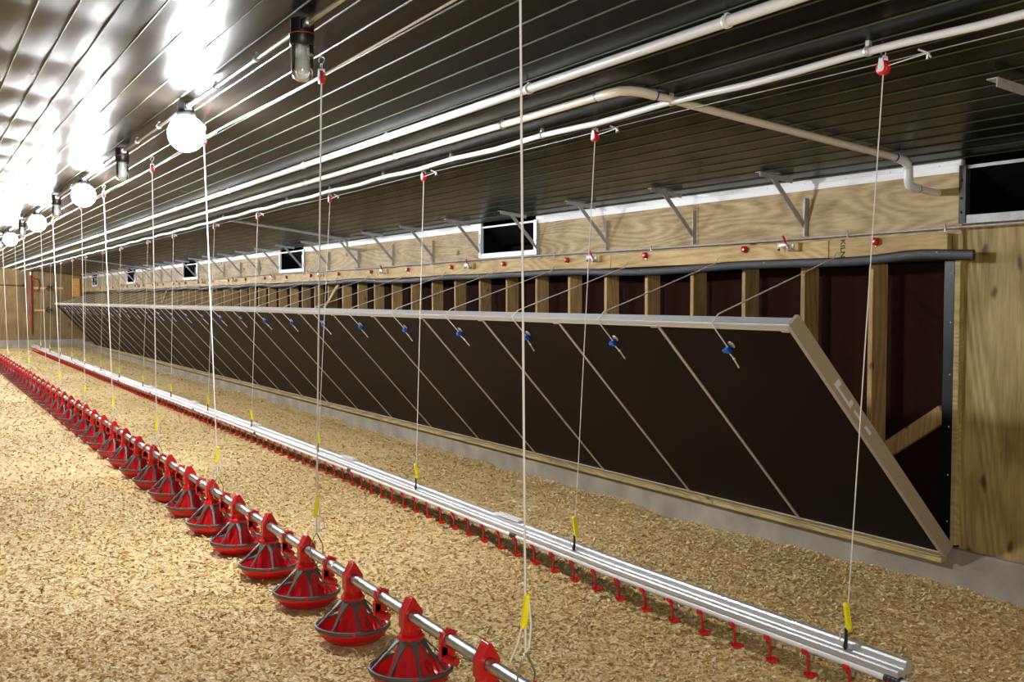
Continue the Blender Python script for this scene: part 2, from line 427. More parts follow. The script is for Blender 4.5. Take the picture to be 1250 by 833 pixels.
m.box((XW+.02, 4.19, 1.86), (XW+.30, YF, 1.90), 2)         # top plate above the pads
m.box((XW-.030, 4.32, 1.868), (XW+.02, 38.3, 1.880), 0); m.box((XW+.60, YN, -.1), (XW+.62, YF, 2.7), 3)
m.box((XW+.02, YN, 2.55), (XW+.6, YF, 2.57), 3)
struct(m.build('wall_right', [M_PLYH, M_PLYV, M_DARK, M_DARK]))
m = MB(); m.box((XW, YN, -.1), (XW+.4, YF, .2)); struct(m.build('baseboard_right', M_CONC, bevel=.008))
m = MB(); m.box((XL-.1, YF, -.1), (XW+.6, YF+.1, 3.4)); struct(m.build('wall_back', M_PLYF))
m = MB(); m.box((XL, YF-.06, -.1), (XW-.001, YF, .28)); struct(m.build('baseboard_back', M_CONC))
m = MB(); m.box((XL-.1, YN-.1, -.1), (XW+.6, YN, 3.4)); struct(m.build('wall_front', M_PLYV))
m = MB(); m.box((XL-.1, YN, -.1), (XL, YF, 3.0)); struct(m.build('wall_left', M_PLYV))
# white trim strip along the top of the wall, broken by the inlets
y = 4.19; ti = 1
for (a, b) in INLETS + [(YF, YF)]:
    m = MB()
    m.box((XW-.014, y, 2.392), (XW, a, 2.424)); m.box((XW-.007, y, 2.352), (XW, a, 2.392))
    q = y + .15
    while q < a:
        m.sphere((XW-.010, q, 2.398), .006, 6, 4, 1); q += .36
    struct(m.build('trim_%d' % ti, [M_WHITE, M_INK])); ti += 1; y = b

# timber studs -----------------------------------------------------
def stud_mesh():
    m = MB(); m.box((0, -.019, .2), (.13, .019, 1.855)); return m
first = None; i = 0
while True:
    y = 4.87 + .592*i
    if y > 38: break
    lab = 'upright yellow timber stud in the wall opening, %s from the near end' % nth(i+1)
    if first is None:
        first = stud_mesh().build('timber_stud', M_STUD, bevel=.003); first.location = (XW+.02, y, 0)
        tag(first, lab, 'stud', 'timber studs of the wall opening')
    else:
        o = dup(first, lab, (XW+.02, y, 0))
    i += 1
m = MB(); m.box((XW-.005, 4.19, .22), (XW+.085, 4.228, 1.855)); tag(m.build('jamb_stud', M_SILL, bevel=.003), 'pale timber jamb upright between the plywood sheet and the near end of the opening', 'stud')
m = MB(); m.box((XW-.003, 4.232, .2), (XW+.10, 4.30, 1.855))
for q in (.35, .62, .9, 1.2, 1.5, 1.78): m.sphere((XW-.003, 4.25, q), .005, 6, 4, 1)
tag(m.build('rubber_seal', [M_BLK, M_WHITE]), 'upright black rubber seal beside the pale jamb at the near end of the opening', 'seal')
m = MB(); m.beam((XW+.06, 4.83, .652), (XW+.06, 4.335, .968), .035, .10, (0,0,1)); tag(m.build('diagonal_brace', M_STUD, bevel=.003), 'diagonal timber brace rising to the jamb in the nearest stud bay', 'brace')
m = MB(); m.beam((XW-.02, 15.2, 1.38), (XW-.02, 14.38, 1.84), .025, .05, (0,0,1)); tag(m.build('diagonal_brace', M_LUM, bevel=.002), 'pale slanting timber brace across the studs near the second air inlet', 'brace')
m = MB(); m.beam((XW-.02, 26.7, 1.40), (XW-.02, 25.9, 1.84), .025, .05, (0,0,1)); tag(m.build('diagonal_brace', M_LUM, bevel=.002), 'pale slanting timber brace across the studs past the third air inlet', 'brace')
# cooling pad behind the studs
m = MB(); m.box((XW+.20, 4.19, .2), (XW+.35, 38.4, 1.85)); tag(m.build('cooling_pad', M_PADB), 'long dark brown corrugated cooling pad behind the timber studs', 'cooling pad')

# header boards ----------------------------------------------------
HJ = [4.25, 5.17, 7.66, 11.2, 14.85, 18.5, 22.1, 25.8, 29.4, 33.1, 36.7, 39.8]
hb = []
for i in range(len(HJ)-1):
    m = MB(); m.box((XW-.04, HJ[i]+.004, 1.895), (XW-.0015, HJ[i+1]-.004, 2.01))
    o = m.build('header_board', M_LUM, bevel=.003)
    tag(o, ('short yellow header board with a dark stamp, at the near end of the opening' if i == 0 else 'horizontal yellow header board above the opening, %s from the near end' % nth(i+1)), 'board', 'header boards above the opening'); hb.append(o)
cu = bpy.data.curves.new('stamp', 'FONT'); cu.body = 'KILN'; cu.size = .054; cu.offset = .0012; cu.align_x = 'CENTER'; cu.align_y = 'CENTER'; cu.extrude = .0004
to = bpy.data.objects.new('stamp_text', cu); COL.objects.link(to)
dg = bpy.context.evaluated_depsgraph_get(); me = bpy.data.meshes.new_from_object(to.evaluated_get(dg)); bpy.data.objects.remove(to)
st = bpy.data.objects.new('stamp', me); me.materials.append(M_INK); COL.objects.link(st); st.parent = hb[0]
# facing -X, reading downwards
st.matrix_local = Matrix(((0,0,-1,XW-.0405),(0,-1,0,5.05),(-1,0,0,1.953),(0,0,0,1)))
st['label'] = 'dark stamped letters reading downwards'
# black neoprene seal hanging along the header
pts = []
y = 4.06
while y < 38.6:
    z = 1.868 + .016*math.sin(y*1.9+.6)*math.sin(y*.63) + .022*math.exp(-((y-4.45)/.28)**2) + .008*noise.noise((y*1.2, 0, 0))
    pts.append((XW-.058 + .006*noise.noise((y, 4, 1)), y, z)); y += .12
m = MB(); m.tube(pts, .012, 10, 0, True, .031)
for q in range(2, len(pts), 12): m.sphere((pts[q][0]-.012, pts[q][1], pts[q][2]+.012), .005, 6, 4, 1)
tag(m.build('rubber_strip', [M_NEO, M_WHITE]), 'long wavy black rubber strip along the lower edge of the header boards', 'seal')
# control rod along the header top
m = MB(); m.tube([(XW-.030, y, 2.040 + .006*math.sin(y*.8)) for y in [1.8+.6*i for i in range(62)]], .0065, 6)
o = m.build('control_rod', M_GALVD); tag(o, 'thin dark metal rod running along the top of the header boards', 'rod')
m2 = MB()
for y in (4.28, 5.02, 7.1, 8.6, 11.3, 13.7, 15.7):
    m2.tube([(XW-.042, y-.012, 2.02), (XW-.042, y-.012, 2.055), (XW-.036, y, 2.062), (XW-.02, y+.012, 2.055), (XW-.02, y+.012, 2.02)], .004, 6)
m2.build('staple', M_ALU, o)

# red pulleys on the header ------------------------------------------
def header_pulley():
    m = MB()
    m.lathe([(.006,-.012),(.024,-.012),(.024,-.007),(.017,0),(.024,.007),(.024,.012),(.006,.012)], 18)
    o = m.build('header_pulley', M_RED)
    h = MB(); h.beam((-.012,-.020,.016), (.030,.006,.016), .004, .012, (0,0,1)); h.cyl((0,0,-.015), (0,0,.017), .006, 8)
    h.build('bracket', M_GALV, o); return o
first = None
for i in range(27):
    y = 4.77 + 1.19*i
    lab = 'small red pulley fixed to the header board, %s from the near end' % nth(i+1)
    if first is None:
        first = header_pulley(); first.rotation_euler = (0, PI/2, 0); first.location = (XW-.058, y, 1.985); tag(first, lab, 'pulley', 'red pulleys on the header boards')
    else: dup(first, lab, (XW-.058, y, 1.985))

# toggle clamps -------------------------------------------------------
def toggle():
    t = thing('toggle_clamp', '', 'clamp', group='red handled toggle clamps on the header boards')
    m = MB(); m.box((-.028, -.085, -.032), (.0, -.005, .022)); m.build('wood_block', M_LUM, t, .003)
    m = MB(); m.box((-.034, -.045, -.020), (-.028, .0, .014)); m.beam((-.04,.005,.012), (-.04,.085,.010), .010, .016); m.beam((-.046,-.028,-.03), (-.046,.012,.018), .006, .018, (1,0,0)); m.cyl((-.055,-.03,-.022),(-.03,-.03,-.022),.012,10); m.sphere((-.058,-.03,-.022),.011,8,6)
    m.build('metal_arm', M_GALV, t)
    m = MB(); m.cyl((-.04,.088,.026), (-.04,.088,-.012), .008, 8); m.build('spindle', M_WPVC, t)
    m = MB(); m.cyl((-.04,.088,-.012), (-.04,.088,-.026), .009, 8); m.build('rubber_tip', M_BLK, t)
    m = MB(); m.tube([(-.046,.010,.016), (-.052,.024,.046), (-.055,.036,.072)], [.007,.010,.007], 8); m.build('handle', M_RED2, t)
    return t
first = None
for i in range(12):
    y = 5.50 + 2.375*i; lab = 'silver toggle clamp with red handle on the header, %s from the near end' % nth(i+1)
    if first is None: first = toggle(); first.location = (XW-.040, y, 1.985); first['label'] = lab
    else: dup(first, lab, (XW-.040, y, 1.985))

# wall brackets -------------------------------------------------------
def bracket():
    t = thing('wall_bracket', '', 'bracket', group='galvanised brackets along the top of the wall')
    m = MB(); m.box((-.004, -.02, 2.05), (0, .02, 2.30)); m.box((-.03, -.02, 2.05), (-.004, -.016, 2.30)); m.sphere((-.008,.0,2.085),.008,6,4); m.build('wall_leg', M_GALVD, t)
    m = MB(); m.beam((-.42,0,2.452), (-.14,0,2.420), .045, .004, (0,0,1)); m.beam((-.42,-.020,2.438), (-.14,-.020,2.406), .004, .03, (0,0,1)); m.build('ceiling_arm', M_GALVD, t)
    m = MB(); m.beam((-.30,-.006,2.43), (-.012,-.006,2.115), .030, .004, (0,1,0)); m.beam((-.30,.008,2.432), (-.012,.008,2.117), .004, .024, (.7,0,.7)); m.build('diagonal_strut', M_GALVD, t)
    return t
first = None
for i in range(28):
    y = 5.42 + 1.175*i
    if y > 37.5: break
    lab = 'galvanised wall bracket with diagonal strut, %s from the near inlet' % nth(i+1)
    if first is None: first = bracket(); first.location = (XW, y, 0); first['label'] = lab
    else: dup(first, lab, (XW, y, 0))
t = thing('wall_bracket', 'long galvanised bracket arm under the ceiling beside the near open inlet', 'bracket', (XW, 3.0, 0))
m = MB(); m.beam((-1.32,0,2.535), (-.2,0,2.405), .05, .005, (0,0,1)); m.beam((-1.32,-.025,2.518), (-.2,-.025,2.388), .005, .04, (0,0,1)); m.build('ceiling_arm', M_GALVD, t)
m = MB(); m.beam((-.75,0,2.45), (-.05,0,2.14), .035, .02, (0,1,0)); m.build('diagonal_strut', M_GALVD, t)

# air inlets ------------------------------------------------------------
def inlet(a, b, lab, near=False):
    w = b - a
    t = thing('air_inlet', lab, 'air inlet', (XW, (a+b)/2, 0), 'black air inlets along the top of the wall')
    h = w/2; Mf = M_WHITE
    m = MB()
    m.box((.29, -h+.03, 2.08), (.30, h-.03, 2.42)); m.box((.0,-h+.03,2.08),(.30,-h+.035,2.42)); m.box((.0,h-.035,2.08),(.30,h-.03,2.42)); m.box((.0,-h+.03,2.075),(.30,h-.03,2.08)); m.box((0,-h+.03,2.42),(.30,h-.03,2.43))
    m.build('duct', M_BLACKBOX, t)
    m = MB(); m.box((-.022, -h, 2.055), (.0, h, 2.105)); m.build('bottom_rail', M_GALVD if near else Mf, t, .003)
    m = MB(); m.box((-.012, -h, 2.365), (.0, h, 2.383)); m.build('top_rail', M_GALVD if near else Mf, t)
    for s in (-1, 1):
        m = MB(); m.box((-.028, s*h-.022, 2.06), (.02, s*h+.022, 2.385))
        for q in (2.12, 2.2, 2.3): m.sphere((-.03, s*h+.005, q), .008, 6, 4)
        m.build('side_jamb', M_NEO if near else (M_GALV if s < 0 else Mf), t)
    m = MB(); m.beam((.02, 0, 2.385), (.20, 0, 2.20), w-.08, .01, (1,0,1)); m.build('flap', M_BLACKBOX, t)
    return t
for i, (a, b) in enumerate(INLETS):
    inlet(a, b, 'black air inlet in a white frame, %s beyond the large open inlet' % nth(i+1))
inlet(2.0, 4.17, 'large open black air inlet with grey bottom rail above the upright plywood', True)

# tilted tunnel door -----------------------------------------------------
DB = Vector((5.15, 0, .172)); DT = Vector((3.95, 0, 1.502)); DL = (DT-DB).length
du = (DT-DB).normalized(); dw = Vector((-du.z, 0, du.x)); dw = -dw if dw.x < 0 else dw      # dw: away from the room
YE = 4.2; PW = 1.163; NP = 28
door = thing('tunnel_door', 'long row of dark brown boards tilted out from the wall under an aluminium top rail', 'door', (0, 0, 0))
def dbox(m, u0, u1, y0, y1, w0, w1, mat=0): m.fbox(DB, du, Vector((0,1,0)), dw, (u0, y0, w0), (u1, y1, w1), mat)
YD = YE + NP*PW
for i in range(NP):
    m = MB(); dbox(m, .02, DL-.03, YE+.02+i*PW if i == 0 else YE+i*PW+.004, YE+(i+1)*PW-.004, 0, .045)
    m.build('door_panel', M_FILM, door)
    if i:
        m = MB(); dbox(m, .0, DL-.03, YE+i*PW-.013, YE+i*PW+.013, -.006, .046); m.build('joint_strip', M_ALUB, door)
        m = MB(); dbox(m, DL-.055, DL-.032, YE+i*PW+.02, YE+i*PW+.085, -.004, .0); m.build('clip', M_WHITE, door)
m = MB(); dbox(m, DL-.055, DL-.032, YE+.045, YE+.10, -.004, 0); m.build('clip', M_WHITE, door)
m = MB(); dbox(m, DL-.032, DL, YE, YD, -.012, .052); dbox(m, DL, DL+.008, YE, YD, -.012, .004)
m.build('top_rail', M_ALU, door, .002)['label'] = 'silver aluminium top rail'
m = MB(); dbox(m, DL-.036, DL-.03, YE, YD, -.014, .0); m.build('rail_lip', M_ALUB, door)
m = MB(); dbox(m, 0, .02, YE, YD, -.008, .045); m.build('bottom_rail', M_ALUB, door)
m = MB(); dbox(m, -.005, DL+.004, YE-.006, YE+.024, -.014, .072); ec = m.build('end_channel', M_ALUB, door, .002)
ec['label'] = 'beige end channel with white stickers'
for (u0, u1, w0, w1) in ((DL*.735,DL*.755,.012,.055),(DL*.672,DL*.735,.012,.026),(DL*.655,DL*.672,.012,.05),(DL*.60,DL*.638,.018,.032),(DL*.535,DL*.57,.018,.036)):
    m = MB(); dbox(m, u0, u1, YE-.0075, YE-.006, w0, w1); m.build('sticker', M_WHITE, ec)
# sill boards under the door
SJ = [4.24, 6.29, 11.08, 15.9, 20.7, 25.5, 30.3, 34.6, 38.2]
for i in range(len(SJ)-1):
    m = MB(); m.box((5.165, SJ[i]+.002, .112), (XW, SJ[i+1]-.002, .164))
    m.box((5.156, SJ[i]+.002, .146), (5.165, SJ[i+1]-.002, .164))
    tag(m.build('sill_board', M_SILL, bevel=.004), 'greenish treated timber sill board under the tilted door, %s from the near end' % nth(i+1), 'board', 'sill boards under the tilted door')
# door cords -----------------------------------------------------------
def door_cord(i, y):
    t = thing('door_rope', 'white rope with blue cleat on the tilted door, %s from the near end' % nth(i+1), 'rope', (0, y, 0), 'ropes of the tilted door')
    P = lambda u, w, dy: DB + du*u + dw*w + Vector((0, dy, 0))
    j = random.uniform(-.03, .03)
    m = MB()
    a = P(DL+.014, .055, .01); b = P(DL+.014, -.019, .0); c = P(DL-.03, -.022, .003); d = P(DL-.175, -.013, .02)
    m.tube([(XW-.045, .30, 1.935), (XW-.092, .275, 1.892), a, b, c, d], .0042, 6)
    m.tube([d, P(DL-.215, -.024, .028+j*.4), P(DL-.26, -.022, .034+j), P(DL-.33, -.02, .055+1.6*j)], .0045, 6)
    m.build('rope', M_ROPE, t)
    m = MB(); m.sphere(P(DL-.262, -.022, .034+j), .008, 8, 6); m.sphere(P(DL-.332, -.02, .055+1.6*j), .006, 6, 5); m.build('knot', M_ROPE, t)
    m = MB(); p = P(DL-.165, -.005, -.015); m.lathe([(1e-4,-.003),(.024,-.003),(.026,0),(.024,.003),(1e-4,.003)], 14)
    o = m.build('washer', M_GALV, t); o.location = p; o.rotation_euler = (0, math.atan2(dw.x, dw.z), 0)
    m = MB(); m.fbox(P(DL-.195, -.020, .025), du, Vector((0,1,0)), dw, (-.022,-.016,-.010), (.018,.016,.012)); m.fbox(P(DL-.20, -.020, .05), du, Vector((0,1,0)), dw, (-.016,-.02,-.008), (.006,.022,.006)); m.build('cleat', M_BLUEP, t, .003)
    return t
for i in range(27): door_cord(i, 4.80 + 1.158*i)
m = MB(); m.box((-.004, -.012, -.03), (0, .012, .03)); o = m.build('orange_tag', M_ORG, loc=(XW-.0005, 12.7, .135)); tag(o, 'small orange marker tag on the concrete kerb under the tilted door', 'tag')
o.location = (5.2195, 12.7, .075)

# ceiling pipes -----------------------------------------------------------
def pipe_thing(name, label, pts, r, mt, clips=(), clipm=None, n=12, cat='pipe'):
    m = MB(); m.tube(pts, r, n); o = m.build(name, mt); tag(o, label, cat)
    for (x, y, z) in clips:
        c = MB(); c.lathe([(r+.001,-.009),(r+.005,-.009),(r+.005,.009),(r+.001,.009)], 14); c.box((-.008,r*.6,-.009),(.008,r+.045,.009))
        k = c.build('clip', clipm or M_GALV, o, 0, (x, y, z)); k.rotation_euler = (PI/2, 0, 0)
    return o
ys = [YN + 1.0*i for i in range(int(YF-YN)+1)] + [YF]
p1 = 2.72; pipe_thing('ceiling_pipe', 'bright white pipe along the ceiling, closest of the three to the lamps', [(p1, y, zc(p1)-.03) for y in ys], .022, M_WPVC, [(p1, y, zc(p1)-.03) for y in (3.25,4.75,6.6,8.3,10.6,13,16,19)], M_WPVC)
p2 = 3.03
zz2 = zc(p2)-.03
pts = [(p2, y, zz2) for y in ys[::-1] if y > 4.8] + [(p2, 4.52, zz2), (p2+.01, 4.42, zz2), (p2+.04, 4.375, zz2-.004), (p2+.10, 4.355, zz2-.010)]
for x in (3.6, 4.2, 4.85): pts.append((x, 4.355, zc(x)-.032))
pts += [(4.93, 4.355, zc(4.93)-.035), (4.965, 4.355, zc(4.965)-.055), (4.97, 4.355, zc(4.97)-.10), (4.97, 4.355, 2.30), (4.98, 4.355, 2.275), (5.01, 4.355, 2.265), (XW+.01, 4.355, 2.245)]
o = pipe_thing('ceiling_pipe', 'cream pipe along the ceiling that elbows across and down to the wall', pts, .020, M_CPVC, [(p2, y, zz2) for y in (5.6, 7.2, 9.2, 11.5, 14)], M_GALV)
m = MB()
m.tube([(p2, 4.60, zz2),(p2, 4.52, zz2), (p2+.01, 4.42, zz2), (p2+.04, 4.375, zz2-.004), (p2+.10, 4.355, zz2-.010),(p2+.17, 4.355, zz2-.018)], .024, 12); m.build('elbow', M_CPVC, o)
m = MB(); m.tube([(4.87, 4.355, zc(4.87)-.032),(4.93, 4.355, zc(4.93)-.037), (4.962, 4.355, zc(4.96)-.057), (4.97, 4.355, zc(4.97)-.09), (4.97, 4.355, 2.385)], .026, 12); m.build('elbow', M_WPVC, o)
m = MB(); m.tube([(4.97, 4.355, 2.365), (4.97, 4.355, 2.305), (4.978, 4.355, 2.28), (5.01, 4.355, 2.266), (5.05, 4.355, 2.263)], .026, 12); m.build('elbow', M_WPVC, o)
m = MB()
for (p, q) in (((4.862,4.355,zc(4.862)-.032),(4.872,4.355,zc(4.872)-.033)), ((4.97,4.355,2.372),(4.97,4.355,2.378)), ((4.97,4.355,2.388),(4.97,4.355,2.394)), ((5.05,4.355,2.263),(5.058,4.355,2.262)), ((p2,4.60,zz2),(p2,4.607,zz2)), ((p2+.17,4.355,zz2-.018),(p2+.178,4.355,zz2-.019))):
    m.cyl(p, q, .0245, 12)
m.build('primer_band', M_BLUE, o)
p3 = 3.30
def z3(y): return zc(p3) - .04 - .012*math.sin(PI*(y-3.1)/1.25)**2
ys3 = [YN + .3*i for i in range(int((YF-YN)/.3)+1)]
pipe_thing('ceiling_pipe', 'grey white pipe along the ceiling, closest of the three to the boarded wall', [(p3 + .006*math.sin(y*.9), y, z3(y)) for y in ys3], .016, M_WPVC, [(p3 + .006*math.sin(y*.9), y, z3(y)) for y in (3.1, 4.35, 5.6, 6.85, 8.1, 9.35, 10.6, 13.1)], M_ALU)
pipe_thing('cross_pipe', 'grey pipe crossing the ceiling towards the wall by the second air inlet', [(3.42, 13.3, zc(3.42)-.03), (4.2, 13.4, zc(4.2)-.03), (4.95, 13.5, zc(4.95)-.03), (5.0, 13.5, 2.36), (5.0, 13.5, 2.30), (XW, 13.5, 2.27)], .017, M_GALVD)
pipe_thing('cross_pipe', 'distant grey pipe crossing the ceiling towards the wall before the end wall', [(3.42, 27.3, zc(3.42)-.03), (4.2, 27.6, zc(4.2)-.03), (4.95, 28, zc(4.95)-.03), (XW, 28, 2.34)], .017, M_GALVD)

# lamps ---------------------------------------------------------------------
XB = 1.49
def fix_parts(t, lit):
    m = MB(); m.cyl((0,0,0), (0,0,-.06), .050, 20); m.box((-.022,-.075,-.052), (.022,.075,-.012)); m.build('junction_box', M_BLK, t)
    if lit:
        m = MB(); m.lathe([(1e-4,-.058),(.055,-.058),(.057,-.07),(.055,-.105),(.044,-.108),(1e-4,-.108)], 20); m.build('cap', M_BLK, t)
        m = MB(); m.sphere((0,0,-.188), .110, 24, 16); m.build('lit_globe', M_LAMP, t)  # globe drawn larger than the real bulb, its size standing in for glare
    else:
        m = MB(); m.lathe([(1e-4,-.058),(.052,-.058),(.053,-.066),(.053,-.108),(.048,-.112),(1e-4,-.112)], 24); m.build('cap', M_BLK, t)
        m = MB(); m.lathe([(.0535,-.060),(.0548,-.061),(.0548,-.064),(.0535,-.065)], 24); m.build('gasket', M_RUST, t)
        m = MB(); m.lathe([(.047,-.112),(.049,-.14),(.048,-.21),(.045,-.235),(.036,-.253),(.02,-.262),(1e-4,-.264),(1e-4,-.260),(.019,-.257),(.033,-.249),(.041,-.233),(.044,-.21),(.045,-.14),(.043,-.112)], 24); m.build('jar', M_GLASS, t)
        m = MB(); m.lathe([(1e-4,-.113),(.018,-.113),(.018,-.135),(.020,-.15),(.032,-.175),(.036,-.195),(.032,-.215),(.02,-.228),(1e-4,-.231)], 18); m.build('bulb', M_FROST, t)
proto = {}
jar_y = [4.55, 9.05, 13.45, 17.8, 22.2, 26.6, 31.0, 35.4]
lit_y = [6.78, 11.25, 15.62, 20.0, 24.4, 28.8, 33.2, 37.6]
for lit, lst in ((False, jar_y), (True, lit_y)):
    for i, y in enumerate(lst):
        lab = ('brightly lit globe lamp on the ceiling conduit, %s from the camera' if lit else 'unlit clear jar lamp on the ceiling conduit, %s from the camera') % nth(i+1)
        loc = (XB, y, zc(XB)-.026)
        if lit not in proto:
            t = thing('lit_lamp' if lit else 'jar_lamp', lab, 'lamp', loc, 'lit globe lamps on the conduit' if lit else 'unlit jar lamps on the conduit'); fix_parts(t, lit); proto[lit] = t
        else: dup(proto[lit], lab, loc)
cond = None
m = MB(); al = sorted(jar_y + lit_y); e = [YN] + al + [YF]
for a, b in zip(e[:-1], e[1:]):
    m.cyl((XB, a + (.076 if a > YN else 0), zc(XB)-.056), (XB, b - (.076 if b < YF else 0), zc(XB)-.056), .013, 12)
    if a > YN: m.cyl((XB, a+.076, zc(XB)-.056), (XB, a+.10, zc(XB)-.056), .018, 12)
    if b < YF: m.cyl((XB, b-.10, zc(XB)-.056), (XB, b-.076, zc(XB)-.056), .018, 12)
cond = tag(m.build('lamp_conduit', M_GALV), 'silver conduit along the ceiling joining the row of lamps', 'conduit')
for y in (5.25, 6.05, 7.6, 8.4, 9.9, 12.1):
    c = MB(); c.lathe([(.0135,-.008),(.018,-.008),(.018,.008),(.0135,.008)], 12); c.box((-.006,.012,-.008),(.006,.030,.008)); k = c.build('clip', M_ALU, cond, 0, (XB, y, zc(XB)-.056)); k.rotation_euler = (PI/2, 0, 0)

# feeder line -----------------------------------------------------------------
XF, ZT = 1.82, .30
FY0, FDY, NF = 3.49, .692, 37
def oct_ring(hx, hy, z, n=8, rot=PI/8, p=1.0):
    return [(hx*math.cos(2*PI*k/n+rot)/math.cos(PI/n)*p, hy*math.sin(2*PI*k/n+rot)/math.cos(PI/n)*p, z) for k in range(n)]
def ring_plate(m, outer, rin, y0, y1, zcent, n=28, mat=0):
    """plate in XZ with a round hole of radius rin about (0, zcent), thickness along Y"""
    fo, fi = [], []
    k = len(outer)
    for i in range(n):
        a = 2*PI*i/n; d = Vector((math.cos(a), math.sin(a))); best = 9
        for j in range(k):
            A = Vector(outer[j]); B = Vector(outer[(j+1) % k]); e = B-A
            den = d.x*e.y - d.y*e.x
            if abs(den) < 1e-9: continue
            t = (A.x*e.y - A.y*e.x)/den; u = (A.x*d.y - A.y*d.x)/den
            if t > 0 and -1e-6 <= u <= 1+1e-6: best = min(best, t)
        fo.append(d*best); fi.append(d*rin)
    vs = []
    for y in (y0, y1):
        for L_ in (fo, fi): vs += [(q.x, y, zcent+q.y) for q in L_]
    fs = []
    for i in range(n):
        j = (i+1) % n
        fs += [(i, j, n+j, n+i), (2*n+i, 3*n+i, 3*n+j, 2*n+j), (i, 2*n+i, 2*n+j, j), (n+i, n+j, 3*n+j, 3*n+i)]
    m.add(vs, fs, mat)
def feeder():
    t = thing('pan_feeder', '', 'feeder', group='red pan feeders under the feed tube')
    m = MB(); m.lathe([(1e-4,.004),(.105,.004),(.125,.010),(.158,.040),(.168,.060),(.171,.078),(.166,.078),(.160,.060),(.148,.042),(.118,.018),(1e-4,.018)], 40); m.build('pan', M_RED, t)
    m = MB(); m.lathe([(.168,.068),(.178,.069),(.181,.078),(.179,.087),(.170,.088),(.165,.080),(.168,.068)], 40)
    m.lathe([(.048,.186),(.057,.184),(.056,.196),(.052,.204),(.047,.204),(.048,.186)], 24)
    for k in range(8):
        a = PI/4*k + .62; c, s = math.cos(a), math.sin(a)
        rad = Vector((c, s, 0)); tan = Vector((-s, c, 0)); p0 = Vector((.053*c, .053*s, .198)); p1 = Vector((.172*c, .172*s, .082))
        d = (p1-p0).normalized(); nn = tan.cross(d).normalized()
        rings = []
        for (f_, w) in ((0, .021), (.2, .013), (.38, .0065), (1, .0045)):
            q = p0.lerp(p1, f_); rings.append([q - tan*w - nn*.003, q + tan*w - nn*.003, q + tan*w + nn*.003, q - tan*w + nn*.003])
        m.loft(rings)
    g = m.build('grill', M_GREY, t)
    for a in (-1.9, .2, 2.3):
        m = MB(); c, s = math.cos(a), math.sin(a); m.fbox((.180*c,.180*s,.079), (c,s,0), (-s,c,0), (0,0,1), (-.004,-.007,-.009), (.003,.007,.009)); m.build('clip', M_RED, g)
    m = MB(); m.loft([oct_ring(.047,.047,.200), oct_ring(.056,.056,.16), oct_ring(.086,.086,.065), oct_ring(.105,.105,.03)])
    for k in range(8):
        a = PI/4*k; c, s = math.cos(a), math.sin(a); m.fbox((.062*c,.062*s,.12), Vector((c*.55,s*.55,-.83)), (-s,c,0), Vector((c*.83,s*.83,.55)), (-.05,-.012,-.004), (.06,.012,.005))
    m.build('cone', M_RED2, t)
    m = MB(); m.loft([oct_ring(.054,.052,.198), oct_ring(.054,.052,.214), oct_ring(.046,.040,.224), oct_ring(.041,.032,.238, 8), oct_ring(.040,.030,.258)])
    ring_plate(m, [(-.043,-.052),(.043,-.052),(.043,.018),(.010,.074),(.005,.080),(-.005,.080),(-.010,.074),(-.043,.018)], .0262, -.028, .028, ZT, 72)
    m.build('hanger', M_RED, t, .002)
    return t
first = None
for i in range(NF):
    y = FY0 + FDY*i; lab = 'red pan feeder with grey grill under the feed tube, %s from the camera' % nth(i+1)
    if first is None: first = feeder(); first.location = (XF, y, 0); first['label'] = lab
    else: dup(first, lab, (XF, y, 0))
ft = thing('feed_tube', 'long galvanised feed tube carrying the row of red pan feeders', 'feed tube', (XF, 0, 0))
m = MB(); m.cyl((0, 1.9, ZT), (0, FY0+FDY*NF, ZT), .0250, 24); m.build('tube', M_TUBE, ft)
m = MB()
for i in range(NF-1):
    y0 = FY0+FDY*i
    m.box((.006, y0+.03, ZT-.0315), (.012, y0+FDY-.03, ZT-.0225))
m.build('lower_fin', M_TUBE, ft)
for y in (5.05, 7.82, 10.59, 13.36, 16.13):
    m = MB(); m.cyl((0,y-.06,ZT),(0,y+.06,ZT),.0262,20); m.cyl((0,y+.055,ZT),(0,y+.065,ZT),.030,20); m.build('coupling', M_GALV, ft)
cl = None
for i in range(-1, NF):
    y = FY0 + FDY*(i+.47)
    if cl is None:
        m = MB(); m.lathe([(.0272,-.015),(.034,-.015),(.035,-.010),(.0325,0),(.035,.010),(.034,.015),(.0272,.015)], 20)
        m.v = [(a, c, b) for (a, b, c) in m.v]; m.f = [q[::-1] for q in m.f]
        for a in (-2, -1, 0, 1, 2): m.box((a*.014-.004, -.016, .031-abs(a)*.004), (a*.014+.004, .016, .041-abs(a)*.006))
        m.box((-.036,-.014,-.080), (-.010,.014,-.018)); m.box((-.034,-.014,-.064), (.022,.014,-.026))
        m.tube([(-.022,.012,-.072), (-.004,-.035,-.076), (.006,-.062,-.078)], .017, 14)
        m.sphere((-.037,0,-.03),.006,8,6); m.sphere((-.037,0,-.055),.006,8,6)
        cl = m.build('drop_clamp', M_RED, ft, 0, (0, y, ZT))
        cl['label'] = 'red clamp with short spout'
    else:
        c = cl.copy(); COL.objects.link(c); c.parent = ft; c.location = (0, y, ZT)
m = MB(); m.box((-.06,-.10,ZT+.02), (-.034,.06,ZT+.05)); m.box((-.05,-.02,ZT-.0),(-.026,.02,ZT+.03)); k = m.build('white_tag', M_WPVC, ft, .004, (0, 15.45, 0)); k['label'] = 'white tag on the tube'

